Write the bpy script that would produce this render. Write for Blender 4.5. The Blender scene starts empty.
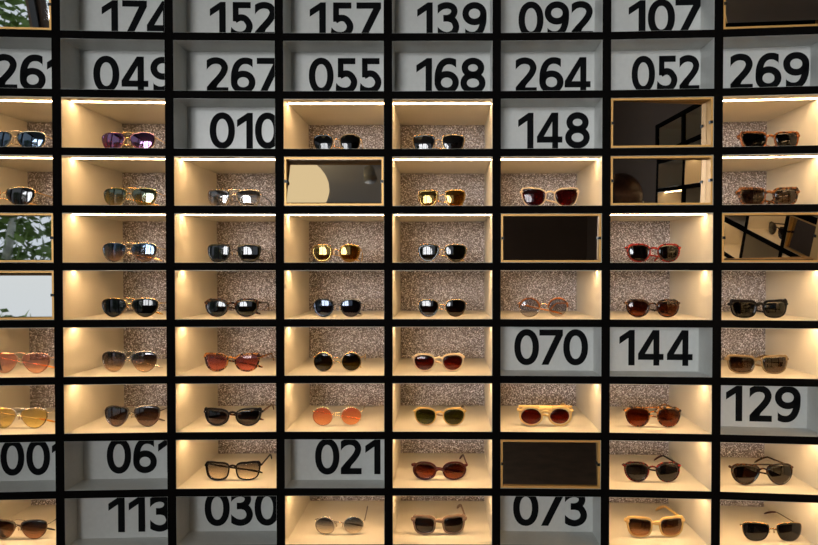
import bpy, math, random
from mathutils import Vector, Matrix
R = math.radians
S = bpy.context.scene
COL = S.collection
random.seed(7)

# ------------------------------------------------------------------ camera
F = 560.0                      # focal length in pixels of the 818 px wide frame
CZ = 1.5                       # eye height
PITCH = R(0.8)
VPX = 443.0                    # the wall is faced square on; the frame is cropped off centre
D0 = 1.44                      # eye to wall
cam_d = bpy.data.cameras.new('camera')
cam = bpy.data.objects.new('camera', cam_d)
COL.objects.link(cam)
cam_d.sensor_width = 36.0
cam_d.lens = F / 818 * 36
cam_d.shift_x = -(VPX - 409) / 818
cam_d.clip_start = 0.02
cam.location = (0, 0, CZ)
cam.rotation_euler = (R(90) - PITCH, 0, 0)
S.camera = cam
S.view_settings.view_transform = 'Standard'
S.view_settings.look = 'None'
S.view_settings.exposure = 0.0
S.view_settings.gamma = 1.0
S.view_settings.use_curve_mapping = False
S.cycles.max_bounces = 8
S.cycles.diffuse_bounces = 3
S.cycles.glossy_bounces = 4
S.cycles.transparent_max_bounces = 24
S.cycles.caustics_reflective = False
S.cycles.caustics_refractive = False
S.cycles.sample_clamp_indirect = 4.0
S.cycles.use_denoising = True

# ------------------------------------------------------------------ materials
def new_mat(name):
    m = bpy.data.materials.new(name)
    m.use_nodes = True
    nt = m.node_tree
    return m, nt, nt.nodes['Principled BSDF']

def pbr(name, col, rough=0.5, metal=0.0, spec=0.5, noise=0.0, nscale=20, coat=0.0):
    m, nt, b = new_mat(name)
    b.inputs['Base Color'].default_value = (*col, 1)
    b.inputs['Roughness'].default_value = rough
    b.inputs['Metallic'].default_value = metal
    b.inputs['Specular IOR Level'].default_value = spec
    b.inputs['Coat Weight'].default_value = coat
    if noise:
        tc = nt.nodes.new('ShaderNodeTexCoord'); n = nt.nodes.new('ShaderNodeTexNoise')
        n.inputs['Scale'].default_value = nscale; n.inputs['Detail'].default_value = 4
        r = nt.nodes.new('ShaderNodeValToRGB')
        r.color_ramp.elements[0].position = 0.3; r.color_ramp.elements[1].position = 0.7
        r.color_ramp.elements[0].color = (*[c * (1 - noise) for c in col], 1)
        r.color_ramp.elements[1].color = (*[min(1, c * (1 + noise)) for c in col], 1)
        nt.links.new(tc.outputs['Object'], n.inputs['Vector'])
        nt.links.new(n.outputs['Fac'], r.inputs['Fac'])
        nt.links.new(r.outputs['Color'], b.inputs['Base Color'])
    return m

def emit(name, col, strength):
    m = bpy.data.materials.new(name); m.use_nodes = True
    nt = m.node_tree; nt.nodes.clear()
    e = nt.nodes.new('ShaderNodeEmission'); o = nt.nodes.new('ShaderNodeOutputMaterial')
    e.inputs['Color'].default_value = (*col, 1); e.inputs['Strength'].default_value = strength
    nt.links.new(e.outputs[0], o.inputs[0])
    return m

M = {}
M['black'] = pbr('black_lacquer', (0.0050, 0.0046, 0.0044), 0.7, spec=0.0, noise=0.15, nscale=8)
M['cream'] = pbr('cream_laminate', (0.80, 0.74, 0.62), 0.42, spec=0.35, noise=0.02, nscale=3)
M['tray'] = pbr('grey_white_card', (0.64, 0.65, 0.62), 0.32, spec=0.45, noise=0.03, nscale=90)
M['ink'] = pbr('black_print', (0.006, 0.0065, 0.007), 0.8, spec=0.05)
M['gold_frame'] = pbr('brushed_gold', (0.86, 0.48, 0.14), 0.42, metal=0.3)
M['mirror'] = pbr('mirror_silvering', (0.70, 0.69, 0.67), 0.015, metal=1.0)
M['pin'] = pbr('dark_pivot_metal', (0.03, 0.03, 0.03), 0.4, metal=0.8)
M['led'] = emit('warm_led_diffuser', (1.0, 0.65, 0.325), 55.0)
M['plaster'] = pbr('taupe_plaster', (0.150, 0.092, 0.058), 0.8, noise=0.08, nscale=2)
M['ceiling'] = pbr('grey_ceiling_paint', (0.72, 0.69, 0.64), 0.85, noise=0.03, nscale=2)
M['floor'] = pbr('dark_oak_floor', (0.16, 0.11, 0.075), 0.35, noise=0.35, nscale=6)
M['mullion'] = pbr('dark_window_frame', (0.03, 0.03, 0.032), 0.4)

def glitter_mat():
    m, nt, b = new_mat('glitter_paper')
    tc = nt.nodes.new('ShaderNodeTexCoord')
    v = nt.nodes.new('ShaderNodeTexVoronoi'); v.inputs['Scale'].default_value = 540
    nt.links.new(tc.outputs['Object'], v.inputs['Vector'])
    sep = nt.nodes.new('ShaderNodeSeparateColor'); nt.links.new(v.outputs['Color'], sep.inputs[0])
    r = nt.nodes.new('ShaderNodeValToRGB')
    e = r.color_ramp.elements
    e[0].position = 0.0; e[0].color = (0.11, 0.088, 0.076, 1)
    e[1].position = 1.0; e[1].color = (1.0, 0.98, 1.0, 1)  # sparkle of the brightest flakes is put into their base colour
    for p, c in ((0.45, (0.185, 0.150, 0.132, 1)), (0.72, (0.28, 0.235, 0.215, 1)), (0.88, (0.85, 0.80, 0.80, 1))):
        n = e.new(p); n.color = c
    nt.links.new(sep.outputs[0], r.inputs['Fac'])
    nt.links.new(r.outputs['Color'], b.inputs['Base Color'])
    b.inputs['Metallic'].default_value = 0.15
    b.inputs['Roughness'].default_value = 0.4
    # every flake leans its own way
    geo = nt.nodes.new('ShaderNodeNewGeometry')
    sub = nt.nodes.new('ShaderNodeVectorMath'); sub.operation = 'SUBTRACT'; sub.inputs[1].default_value = (0.5, 0.5, 0.5)
    nt.links.new(v.outputs['Color'], sub.inputs[0])
    sc = nt.nodes.new('ShaderNodeVectorMath'); sc.operation = 'SCALE'; sc.inputs['Scale'].default_value = 0.7
    nt.links.new(sub.outputs[0], sc.inputs[0])
    ad = nt.nodes.new('ShaderNodeVectorMath'); nt.links.new(geo.outputs['Normal'], ad.inputs[0]); nt.links.new(sc.outputs[0], ad.inputs[1])
    no = nt.nodes.new('ShaderNodeVectorMath'); no.operation = 'NORMALIZE'; nt.links.new(ad.outputs[0], no.inputs[0])
    nt.links.new(no.outputs[0], b.inputs['Normal'])
    return m
M['glitter'] = glitter_mat()

def tortoise(name, dark, light, scale=120, pos=0.5, rough=0.18):
    m, nt, b = new_mat(name)
    tc = nt.nodes.new('ShaderNodeTexCoord')
    n = nt.nodes.new('ShaderNodeTexNoise'); n.inputs['Scale'].default_value = scale; n.inputs['Detail'].default_value = 2
    n.inputs['Distortion'].default_value = 1.0
    nt.links.new(tc.outputs['Object'], n.inputs['Vector'])
    r = nt.nodes.new('ShaderNodeValToRGB')
    r.color_ramp.elements[0].position = pos - 0.05; r.color_ramp.elements[0].color = (*dark, 1)
    r.color_ramp.elements[1].position = pos + 0.05; r.color_ramp.elements[1].color = (*light, 1)
    nt.links.new(n.outputs['Fac'], r.inputs['Fac']); nt.links.new(r.outputs['Color'], b.inputs['Base Color'])
    b.inputs['Roughness'].default_value = rough + .08; b.inputs['Specular IOR Level'].default_value = .25
    return m

# frame finishes
FM = {
 'gold': pbr('polished_gold_wire', (0.90, 0.60, 0.25), 0.2, metal=0.9),
 'palegold': pbr('pale_gold_wire', (0.92, 0.74, 0.48), 0.22, metal=0.9),
 'silver': pbr('silver_wire', (0.78, 0.74, 0.68), 0.2, metal=0.9),
 'rosegold': pbr('rose_gold_wire', (0.85, 0.50, 0.35), 0.22, metal=0.9),
 'bronze': pbr('dark_bronze_wire', (0.10, 0.06, 0.035), 0.3, metal=0.6),
 'blackwire': pbr('black_wire', (0.012, 0.012, 0.012), 0.3, metal=0.3),
 'black': pbr('black_acetate', (0.007, 0.006, 0.006), 0.35, spec=0.10),
 'darkred': pbr('dark_red_acetate', (0.060, 0.007, 0.005), 0.28, spec=0.22),
 'cream': pbr('cream_acetate', (0.80, 0.58, 0.34), 0.28, spec=0.22),
 'blond': pbr('blond_acetate', (0.78, 0.50, 0.18), 0.28, spec=0.22),
 'honey': pbr('honey_acetate', (0.66, 0.40, 0.12), 0.28, spec=0.22),
 'taupe': pbr('taupe_acetate', (0.25, 0.155, 0.10), 0.28, spec=0.22),
 'khaki': pbr('khaki_acetate', (0.22, 0.145, 0.065), 0.28, spec=0.22),
 'amber': pbr('amber_acetate', (0.70, 0.22, 0.03), 0.28, spec=0.22),
 'orange': pbr('orange_tip', (0.85, 0.33, 0.05), 0.25),
 'greytip': pbr('grey_brown_tip', (0.12, 0.09, 0.07), 0.3),
 'pad': pbr('clear_nose_pad', (0.65, 0.50, 0.34), 0.2),
 'tort': tortoise('brown_tortoise', (0.018, 0.008, 0.005), (0.26, 0.09, 0.02), 150, 0.52),
 'darktort': tortoise('dark_tortoise', (0.010, 0.006, 0.005), (0.16, 0.055, 0.015), 170, 0.58),
 'redtort': tortoise('red_tortoise', (0.03, 0.007, 0.006), (0.34, 0.022, 0.012), 150, 0.47),
 'darkredtort': tortoise('dark_red_tortoise', (0.012, 0.006, 0.006), (0.30, 0.02, 0.010), 130, 0.55),
 'ambertort': tortoise('amber_tortoise', (0.02, 0.007, 0.004), (0.62, 0.24, 0.05), 150, 0.53),
 'browntort': tortoise('orange_brown_tortoise', (0.05, 0.014, 0.005), (0.30, 0.085, 0.014), 110, 0.45),
}

def lens_mat(name, bottom, top, gloss=0.12, gcol=(1, 1, 1), body=0.0, half=0.025):
    """tinted see-through lens, tint runs from bottom to top; body = share of the tint that is solid colour"""
    m = bpy.data.materials.new(name); m.use_nodes = True
    nt = m.node_tree; nt.nodes.clear(); N = nt.nodes.new; L = nt.links.new
    out = N('ShaderNodeOutputMaterial')
    tc = N('ShaderNodeTexCoord'); sep = N('ShaderNodeSeparateXYZ'); L(tc.outputs['Object'], sep.inputs[0])
    mr = N('ShaderNodeMapRange'); mr.inputs['From Min'].default_value = -half * .8; mr.inputs['From Max'].default_value = half * .8
    L(sep.outputs['Z'], mr.inputs['Value'])
    mx = N('ShaderNodeMix'); mx.data_type = 'RGBA'
    mx.inputs['A'].default_value = (*bottom, 1); mx.inputs['B'].default_value = (*top, 1)
    L(mr.outputs[0], mx.inputs['Factor'])
    tr = N('ShaderNodeBsdfTransparent'); L(mx.outputs['Result'], tr.inputs['Color'])
    df = N('ShaderNodeBsdfDiffuse'); L(mx.outputs['Result'], df.inputs['Color'])
    m1 = N('ShaderNodeMixShader'); m1.inputs[0].default_value = body; L(tr.outputs[0], m1.inputs[1]); L(df.outputs[0], m1.inputs[2])
    gl = N('ShaderNodeBsdfGlossy'); gl.inputs['Roughness'].default_value = 0.03; gl.inputs['Color'].default_value = (*gcol, 1)
    lw = N('ShaderNodeFresnel'); lw.inputs['IOR'].default_value = 1.36
    ma = N('ShaderNodeMath'); ma.operation = 'ADD'; ma.use_clamp = True; ma.inputs[1].default_value = max(0, gloss - .05) * .36; L(lw.outputs[0], ma.inputs[0])
    m2 = N('ShaderNodeMixShader'); L(ma.outputs[0], m2.inputs[0]); L(m1.outputs[0], m2.inputs[1]); L(gl.outputs[0], m2.inputs[2])
    L(m2.outputs[0], out.inputs[0])
    return m
# the two faces of a lens each filter the light, so the values are for one face
LM = {
 'darkbrown': lens_mat('dark_brown_lens', (.14, .075, .035), (.05, .03, .018)),
 'black': lens_mat('black_lens', (.04, .035, .03), (.02, .018, .016), .08),
 'grey': lens_mat('grey_lens', (.16, .15, .15), (.08, .08, .09)),
 'charcoal': lens_mat('charcoal_gradient_lens', (.30, .22, .17), (.05, .04, .04), .16),
 'greybrown': lens_mat('grey_brown_lens', (.30, .20, .13), (.12, .08, .055)),
 'browngrad': lens_mat('brown_gradient_lens', (.62, .42, .26), (.06, .035, .03), .14),
 'palebrowngrad': lens_mat('pale_brown_gradient_lens', (.88, .72, .56), (.12, .07, .07), .18),
 'bluegrad': lens_mat('blue_gradient_lens', (.75, .55, .36), (.05, .10, .20), .22, (.55, .75, 1)),
 'bluedark': lens_mat('dark_blue_mirror_lens', (.10, .10, .13), (.02, .04, .08), .26, (.55, .75, 1)),
 'purple': lens_mat('purple_orange_mirror_lens', (.50, .20, .12), (.16, .06, .20), .30, (.85, .55, 1)),
 'olivegrad': lens_mat('olive_gold_gradient_lens', (.80, .62, .25), (.12, .13, .07), .20, (.85, 1, .8)),
 'cleargrad': lens_mat('clear_grey_gradient_lens', (.90, .80, .66), (.14, .13, .12), .22),
 'green': lens_mat('dark_green_lens', (.10, .10, .035), (.04, .055, .03)),
 'olive': lens_mat('olive_lens', (.18, .15, .02), (.09, .075, .015), .05),
 'lightgreen': lens_mat('mid_green_lens', (.28, .28, .05), (.16, .17, .05), .06),
 'goldmirror': lens_mat('gold_mirror_lens', (.55, .30, .05), (.25, .15, .03), .42, (1, .72, .25)),
 'burgundy': lens_mat('burgundy_lens', (.30, .07, .07), (.20, .045, .05), .06),
 'violet': lens_mat('dark_violet_lens', (.16, .12, .15), (.025, .03, .06), .16, (.7, .8, 1)),
 'clear': lens_mat('clear_lens', (.78, .76, .76), (.66, .66, .70), .10),
 'amberbrown': lens_mat('amber_brown_lens', (.50, .20, .05), (.17, .06, .02), .07),
 'amber': lens_mat('amber_lens', (.42, .15, .02), (.20, .07, .015), .05),
 'oxblood': lens_mat('red_brown_lens', (.38, .10, .05), (.20, .05, .03), .06),
 'rose': lens_mat('rose_lens', (.80, .36, .25), (.50, .18, .15), .08, body=.06),
 'pink': lens_mat('pink_rose_lens', (.96, .70, .56), (.88, .54, .44), .1, body=.06),
 'yellow': lens_mat('yellow_lens', (.98, .86, .50), (.94, .78, .38), .08, body=.06),
 'orange': lens_mat('orange_red_lens', (.96, .63, .36), (.90, .40, .25), .08, body=.1),
 'silvermirror': lens_mat('silver_brown_mirror_lens', (.42, .28, .18), (.12, .09, .08), .30),
 'beigeclear': lens_mat('beige_clear_lens', (.94, .87, .76), (.46, .43, .40), .09),
 'palegrad': lens_mat('pale_grey_blue_gradient_lens', (.90, .84, .76), (.16, .19, .25), .14),
 'slate': lens_mat('slate_blue_lens', (.12, .12, .14), (.05, .055, .08), .08),
}

# ------------------------------------------------------------------ mesh helpers
class MB:
    def __init__(s): s.v = []; s.f = []
    def add(s, vs, fs):
        o = len(s.v); s.v += [tuple(p) for p in vs]; s.f += [tuple(i + o for i in f) for f in fs]
    def hexa(s, p):
        """p: 8 points, bottom 4 (ccw) then top 4"""
        s.add(p, [(0, 3, 2, 1), (4, 5, 6, 7), (0, 1, 5, 4), (1, 2, 6, 5), (2, 3, 7, 6), (3, 0, 4, 7)])
    def box(s, x0, y0, z0, x1, y1, z1):
        s.hexa([(x0, y0, z0), (x1, y0, z0), (x1, y1, z0), (x0, y1, z0), (x0, y0, z1), (x1, y0, z1), (x1, y1, z1), (x0, y1, z1)])
    def tube(s, pts, rad, n=8, closed=False, flat=(1, 1)):
        """sweep an ellipse; flat = (in-plane, vertical-ish) multipliers"""
        pts = [Vector(p) for p in pts]; m = len(pts)
        if not hasattr(rad, '__len__'): rad = [rad] * m
        rings = []
        up0 = Vector((0, 0, 1))
        for i, p in enumerate(pts):
            a = pts[(i - 1) % m] if closed or i > 0 else p
            b = pts[(i + 1) % m] if closed or i < m - 1 else p
            t = (b - a).normalized()
            if closed: side = t.cross(Vector((0, 1, 0)))
            else:
                side = t.cross(up0)
                if side.length < .25: side = t.cross(Vector((0, 1, 0)))
            if side.length < 1e-6: side = t.cross(Vector((1, 0, 0)))
            side.normalize(); up = side.cross(t).normalized()
            rings.append([p + side * (math.cos(2 * math.pi * k / n) * rad[i] * flat[0]) + up * (math.sin(2 * math.pi * k / n) * rad[i] * flat[1]) for k in range(n)])
        vs = [q for r in rings for q in r]; fs = []
        for i in range(m if closed else m - 1):
            j = (i + 1) % m
            for k in range(n):
                l = (k + 1) % n
                fs.append((i * n + k, i * n + l, j * n + l, j * n + k))
        if not closed:
            fs.append(tuple(range(n - 1, -1, -1))); fs.append(tuple((m - 1) * n + k for k in range(n)))
        s.add(vs, fs)
    def ball(s, c, r, n=8):
        c = Vector(c); vs = []; fs = []
        rx, ry, rz = r if hasattr(r, '__len__') else (r, r, r)
        m = n // 2
        for i in range(1, m):
            th = math.pi * i / m
            for k in range(n):
                ph = 2 * math.pi * k / n
                vs.append((c.x + rx * math.sin(th) * math.cos(ph), c.y + ry * math.sin(th) * math.sin(ph), c.z + rz * math.cos(th)))
        vs += [(c.x, c.y, c.z + rz), (c.x, c.y, c.z - rz)]
        T = len(vs) - 2; B = T + 1
        for k in range(n):
            l = (k + 1) % n
            fs.append((T, k, l)); fs.append((B, (m - 2) * n + l, (m - 2) * n + k))
            for i in range(m - 2): fs.append((i * n + k, (i + 1) * n + k, (i + 1) * n + l, i * n + l))
        s.add(vs, fs)
    def build(s, name, mat, parent=None, smooth=False, origin=None):
        vs = s.v
        if origin is not None: vs = [(v[0] - origin[0], v[1] - origin[1], v[2] - origin[2]) for v in vs]
        me = bpy.data.meshes.new(name); me.from_pydata(vs, [], s.f); me.validate(); me.update()
        if smooth: me.polygons.foreach_set('use_smooth', [True] * len(me.polygons))
        me.materials.append(mat)
        o = bpy.data.objects.new(name, me); COL.objects.link(o)
        if parent is not None: o.parent = parent
        if origin is not None: o.location = origin
        return o

def empty(name, loc, label=None, cat=None, group=None):
    o = bpy.data.objects.new(name, None); COL.objects.link(o); o.location = loc
    o.empty_display_size = .05
    if label: o['label'] = label
    if cat: o['category'] = cat
    if group: o['group'] = group
    return o

# ------------------------------------------------------------------ the shelving grid
JX = [-55.5, 58.0, 170.3, 279.8, 388.2, 496.5, 606.0, 717.3, 833.0]           # where the uprights stand
JS = [1.0241, 1.0129, 1.0040, 1.0005, 1.0, 1.0008, 1.0055, 1.0158, 1.0330]     # the wall bows gently towards its ends
RY = [-22.0, 37.0, 95.0, 152.7, 209.7, 266.5, 323.0, 379.5, 435.6, 492.0, 548.4]
JP = []
for x, s in zip(JX, JS):
    Y = D0 / s
    JP.append(((x - VPX) / F * Y, Y))
def zrow(y):
    dy = y - 272.5
    return CZ - D0 * (dy * math.cos(PITCH) + F * math.sin(PITCH)) / (F * math.cos(PITCH) - dy * math.sin(PITCH))
RZ = [zrow(y) for y in RY]
TV = 0.0213; TH = 0.0195      # visible thickness of uprights and boards
DEPTH = 0.272

class Unit:
    """one run of shelving: JP = plan positions of the uprights, RZ = heights of the boards, back = the way it deepens"""
    def __init__(s, jp, rz, back): s.jp = [Vector((a, b, 0)) for a, b in jp]; s.rz = rz; s.back = Vector(back).normalized()
    def P(s, c, x, z, w):
        """point in cell column c (from 0), x metres from the left upright's middle, height z, depth w"""
        a, b = s.jp[c], s.jp[c + 1]; t = (b - a).normalized()
        p = a + t * x + s.back * w
        return Vector((p.x, p.y, z))
    def wid(s, c): return (s.jp[c + 1] - s.jp[c]).length
    def cell(s, mb, c, x0, x1, z0, z1, w0, w1):
        P = s.P
        mb.hexa([P(c, x0, z0, w0), P(c, x1, z0, w0), P(c, x1, z0, w1), P(c, x0, z0, w1),
                 P(c, x0, z1, w0), P(c, x1, z1, w0), P(c, x1, z1, w1), P(c, x0, z1, w1)])

wall = Unit(JP, RZ, (0, 1, 0))

def build_unit(U, kinds, label, glitter_on=True):
    base = U.jp[0].copy()
    root = empty('shelving_unit', (base.x, base.y, 0), label, 'shelving')
    def prt(mb, name, mat, parent=root): 
        # vertices are written in world space; parents stay unrotated
        off = parent_world(parent)
        o = mb.build(name, mat, None, origin=None)
        o.parent = parent
        o.location = (-off.x, -off.y, -off.z)
        return o
    n = len(U.jp) - 1; H = TH / 2; V = TV / 2
    # uprights
    for i, j in enumerate(U.jp):
        mb = MB()
        c = min(i, n - 1); t = (U.jp[c + 1] - U.jp[c]).normalized()
        lo, hi = U.rz[-1] - H, U.rz[0] + H
        q = [j - t * V - U.back * .0006, j + t * V - U.back * .0006, j + t * V + U.back * .012, j - t * V + U.back * .012]
        mb.hexa([(p.x, p.y, lo) for p in q] + [(p.x, p.y, hi) for p in q])
        prt(mb, 'upright', M['black'])
    for z in U.rz:
        mb = MB()
        for c in range(n):
            U.cell(mb, c, 0, U.wid(c), z - H, z + H, 0, .0114)
        prt(mb, 'shelf_board', M['black'])
    T = .0015
    for (r, c), k in kinds.items():
        lined = k != 'N'
        x0, x1 = V, U.wid(c) - V; z0, z1 = U.rz[r + 1] + H, U.rz[r] - H
        mb = MB()
        U.cell(mb, c, x0 - T, x0, z0 - T, z1 + T, .0125, DEPTH)
        U.cell(mb, c, x1, x1 + T, z0 - T, z1 + T, .0125, DEPTH)
        U.cell(mb, c, x0, x1, z0 - T, z0, .0125, DEPTH)
        U.cell(mb, c, x0, x1, z1, z1 + T, .0125, DEPTH)
        U.cell(mb, c, x0 - T, x1 + T, z0 - T, z1 + T, DEPTH, DEPTH + .003)
        # the cream lining also covers the inner edge of the black frame
        if lined:
            U.cell(mb, c, x0, x0 + .0006, z0, z1, .0015, .0125)
            U.cell(mb, c, x1 - .0006, x1, z0, z1, .0015, .0125)
            U.cell(mb, c, x0, x1, z0, z0 + .0006, .0015, .0125)
            U.cell(mb, c, x0, x1, z1 - (.0014 if k == 'L' else .0006), z1, .0015, .0125)
        cub = prt(mb, 'cubby', M['cream'])
        if k == 'L':
            g = MB(); U.cell(g, c, x0 + .0005, x1 - .0005, z0 + .0005, z1 - .0005, DEPTH - .0025, DEPTH - .0005)
            sp = prt(g, 'glitter_back_panel', M['glitter'], cub)
            g = MB(); U.cell(g, c, x0 + .002, x1 - .002, z1 - .0010, z1 - .0002, .038, .0455)
            prt(g, 'light_strip', M['led'], cub)
    return root
def parent_world(o):
    v = Vector((0, 0, 0))
    while o is not None: v += Vector(o.location); o = o.parent
    return v

ROWS = ['MNNNNNNM', 'NNNNNNNN', 'LLNLLNML', 'LLLMLLML', 'MLLLLMLM', 'MLLLLLLL', 'LLLLLNNL', 'LLLLLLLN', 'NNLNLMLL', 'LNNLLNLL']
kinds = {(r, c): ROWS[r][c] for r in range(10) for c in range(8)}
build_unit(wall, kinds, 'wall-wide black shelving of small open cubbies holding sunglasses, mirrors and number panels')

# ------------------------------------------------------------------ numbers
def arc(cx, cy, rx, ry, n=40, p=2.15):
    out = []
    for i in range(n):
        a = 2 * math.pi * i / n; c, s_ = math.cos(a), math.sin(a)
        out.append((cx + rx * math.copysign(abs(c) ** (2 / p), c), cy + ry * math.copysign(abs(s_) ** (2 / p), s_)))
    return out
def spline(pts, closed=False, n=8):
    P_ = [Vector((p[0], p[1], 0)) for p in pts]; m = len(P_); out = []
    for i in range(m if closed else m - 1):
        p1, p2 = P_[i], P_[(i + 1) % m]
        p0 = P_[(i - 1) % m] if closed or i > 0 else p1 * 2 - p2
        p3 = P_[(i + 2) % m] if closed or i < m - 2 else p2 * 2 - p1
        for k in range(n):
            t = k / n
            q = .5 * ((2 * p1) + (p2 - p0) * t + (2 * p0 - 5 * p1 + 4 * p2 - p3) * t * t + (3 * p1 - p0 - 3 * p2 + p3) * t ** 3)
            out.append((q.x, q.y))
    if not closed: out.append((P_[-1].x, P_[-1].y))
    return out
SW = .182
def ribbon(pts, closed=False, lo=-9, hi=9):
    """2D quads of a stroke of width SW"""
    m = len(pts); Lf = []; Rt = []
    for i in range(m):
        a = pts[(i - 1) % m] if closed or i > 0 else pts[i]
        b = pts[(i + 1) % m] if closed or i < m - 1 else pts[i]
        t = Vector((b[0] - a[0], b[1] - a[1])).normalized(); nx, ny = -t.y, t.x
        Lf.append((pts[i][0] + nx * SW / 2, pts[i][1] + ny * SW / 2)); Rt.append((pts[i][0] - nx * SW / 2, pts[i][1] - ny * SW / 2))
    cl = lambda p: (min(max(p[0], lo), hi), p[1])
    Lf = [cl(p) for p in Lf]; Rt = [cl(p) for p in Rt]
    q = []
    for i in range(m if closed else m - 1):
        j = (i + 1) % m; q.append([Rt[i], Rt[j], Lf[j], Lf[i]])
    return q
def poly(*p): return [list(p)]
G = {}
G['0'] = (.69, ribbon(arc(.345, .5, .262, .420), True))
G['1'] = (.44, poly((.26, 0), (.44, 0), (.44, 1), (.30, 1), (.26, .975)) + poly((0, .80), (0, .60), (.265, .78), (.265, .975), (.30, 1)))
G['2'] = (.60, ribbon(spline([(-.09, .70), (.0, .805), (.12, .89), (.27, .917), (.42, .87), (.497, .745), (.475, .615), (.39, .48), (.25, .32), (.10, .15)]), lo=0) + poly((0, .1), (0, .175), (.17, .375), (.31, .255), (.24, .1)) + poly((0, 0), (.60, 0), (.60, .17), (.0, .17)))
G['3'] = (.61, ribbon(spline([(-.08, .73), (.01, .82), (.13, .893), (.28, .917), (.42, .87), (.475, .755), (.42, .63), (.30, .565), (.16, .56)]), lo=0) + ribbon(spline([(.16, .555), (.31, .552), (.45, .49), (.522, .32), (.46, .16), (.30, .083), (.14, .105), (.01, .185), (-.08, .27)]), lo=0))
G['4'] = (.73, poly((0, .16), (.73, .16), (.73, .33), (0, .33)) + poly((.44, 0), (.61, 0), (.61, 1), (.44, 1)) + poly((0, .33), (.20, .33), (.53, .9), (.53, 1), (.42, 1)))
G['5'] = (.61, poly((.06, .83), (.56, .83), (.56, 1), (.06, 1)) + poly((.06, .46), (.22, .46), (.22, 1), (.06, 1)) + ribbon(spline([(.12, .50), (.26, .565), (.41, .53), (.52, .36), (.48, .19), (.35, .095), (.18, .09), (.04, .15), (-.05, .24)]), lo=0))
g6 = ribbon(arc(.335, .315, .252, .232, p=2.05), True) + ribbon(spline([(.70, .76), (.60, .85), (.47, .91), (.30, .90), (.17, .79), (.10, .60), (.083, .42), (.083, .315)]), hi=.60)
G['6'] = (.67, g6)
G['9'] = (.67, [[(.67 - x, 1 - y) for x, y in q] for q in g6])
G['7'] = (.67, poly((0, .83), (.67, .83), (.67, 1), (0, 1)) + poly((.06, 0), (.26, 0), (.67, .84), (.46, .84)))
G['8'] = (.69, ribbon(arc(.345, .725, .228, .192, p=2.05), True) + ribbon(arc(.345, .300, .262, .217, p=2.05), True))
GAPS = {'07': .02, '70': .02, '02': .05, '21': .11, '14': .10, '44': .10, '26': .08, '67': .05, '04': .07, '49': .07, '01': .07, '10': .07, '16': .08, '68': .06, '48': .09,
        '13': .14, '39': .10, '09': .05, '92': .08, '05': .07, '55': .08, '52': .07, '15': .14, '57': .09, '17': .12, '74': .0, '64': .04, '69': .06, '06': .08, '61': .05,
        '11': .11, '12': .20, '29': .09, '03': .05, '30': .06, '73': .05, '00': .08}
# where each number starts (and ends) across the wall, measured along the wall in frame pixels
NPOS = {'174': (104, 0), '152': (211.4, 0), '157': (310.6, 381.4), '139': (417.4, 486), '092': (518.3, 592), '107': (627.5, 699.6), '261': (-3.2, 0), '049': (95.4, 0), '267': (208, 0),
        '055': (309.8, 381.6), '168': (416.5, 485), '264': (515.3, 589.8), '052': (631, 698.2), '269': (729, 807), '010': (210.8, 0), '148': (517.9, 589), '070': (514.7, 588), '144': (619.7, 693),
        '129': (726.9, 801.4), '001': (-1.2, 65), '061': (105.6, 172), '021': (314.8, 380.2), '113': (106.5, 0), '030': (203.6, 0), '073': (513.8, 587.8)}

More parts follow.
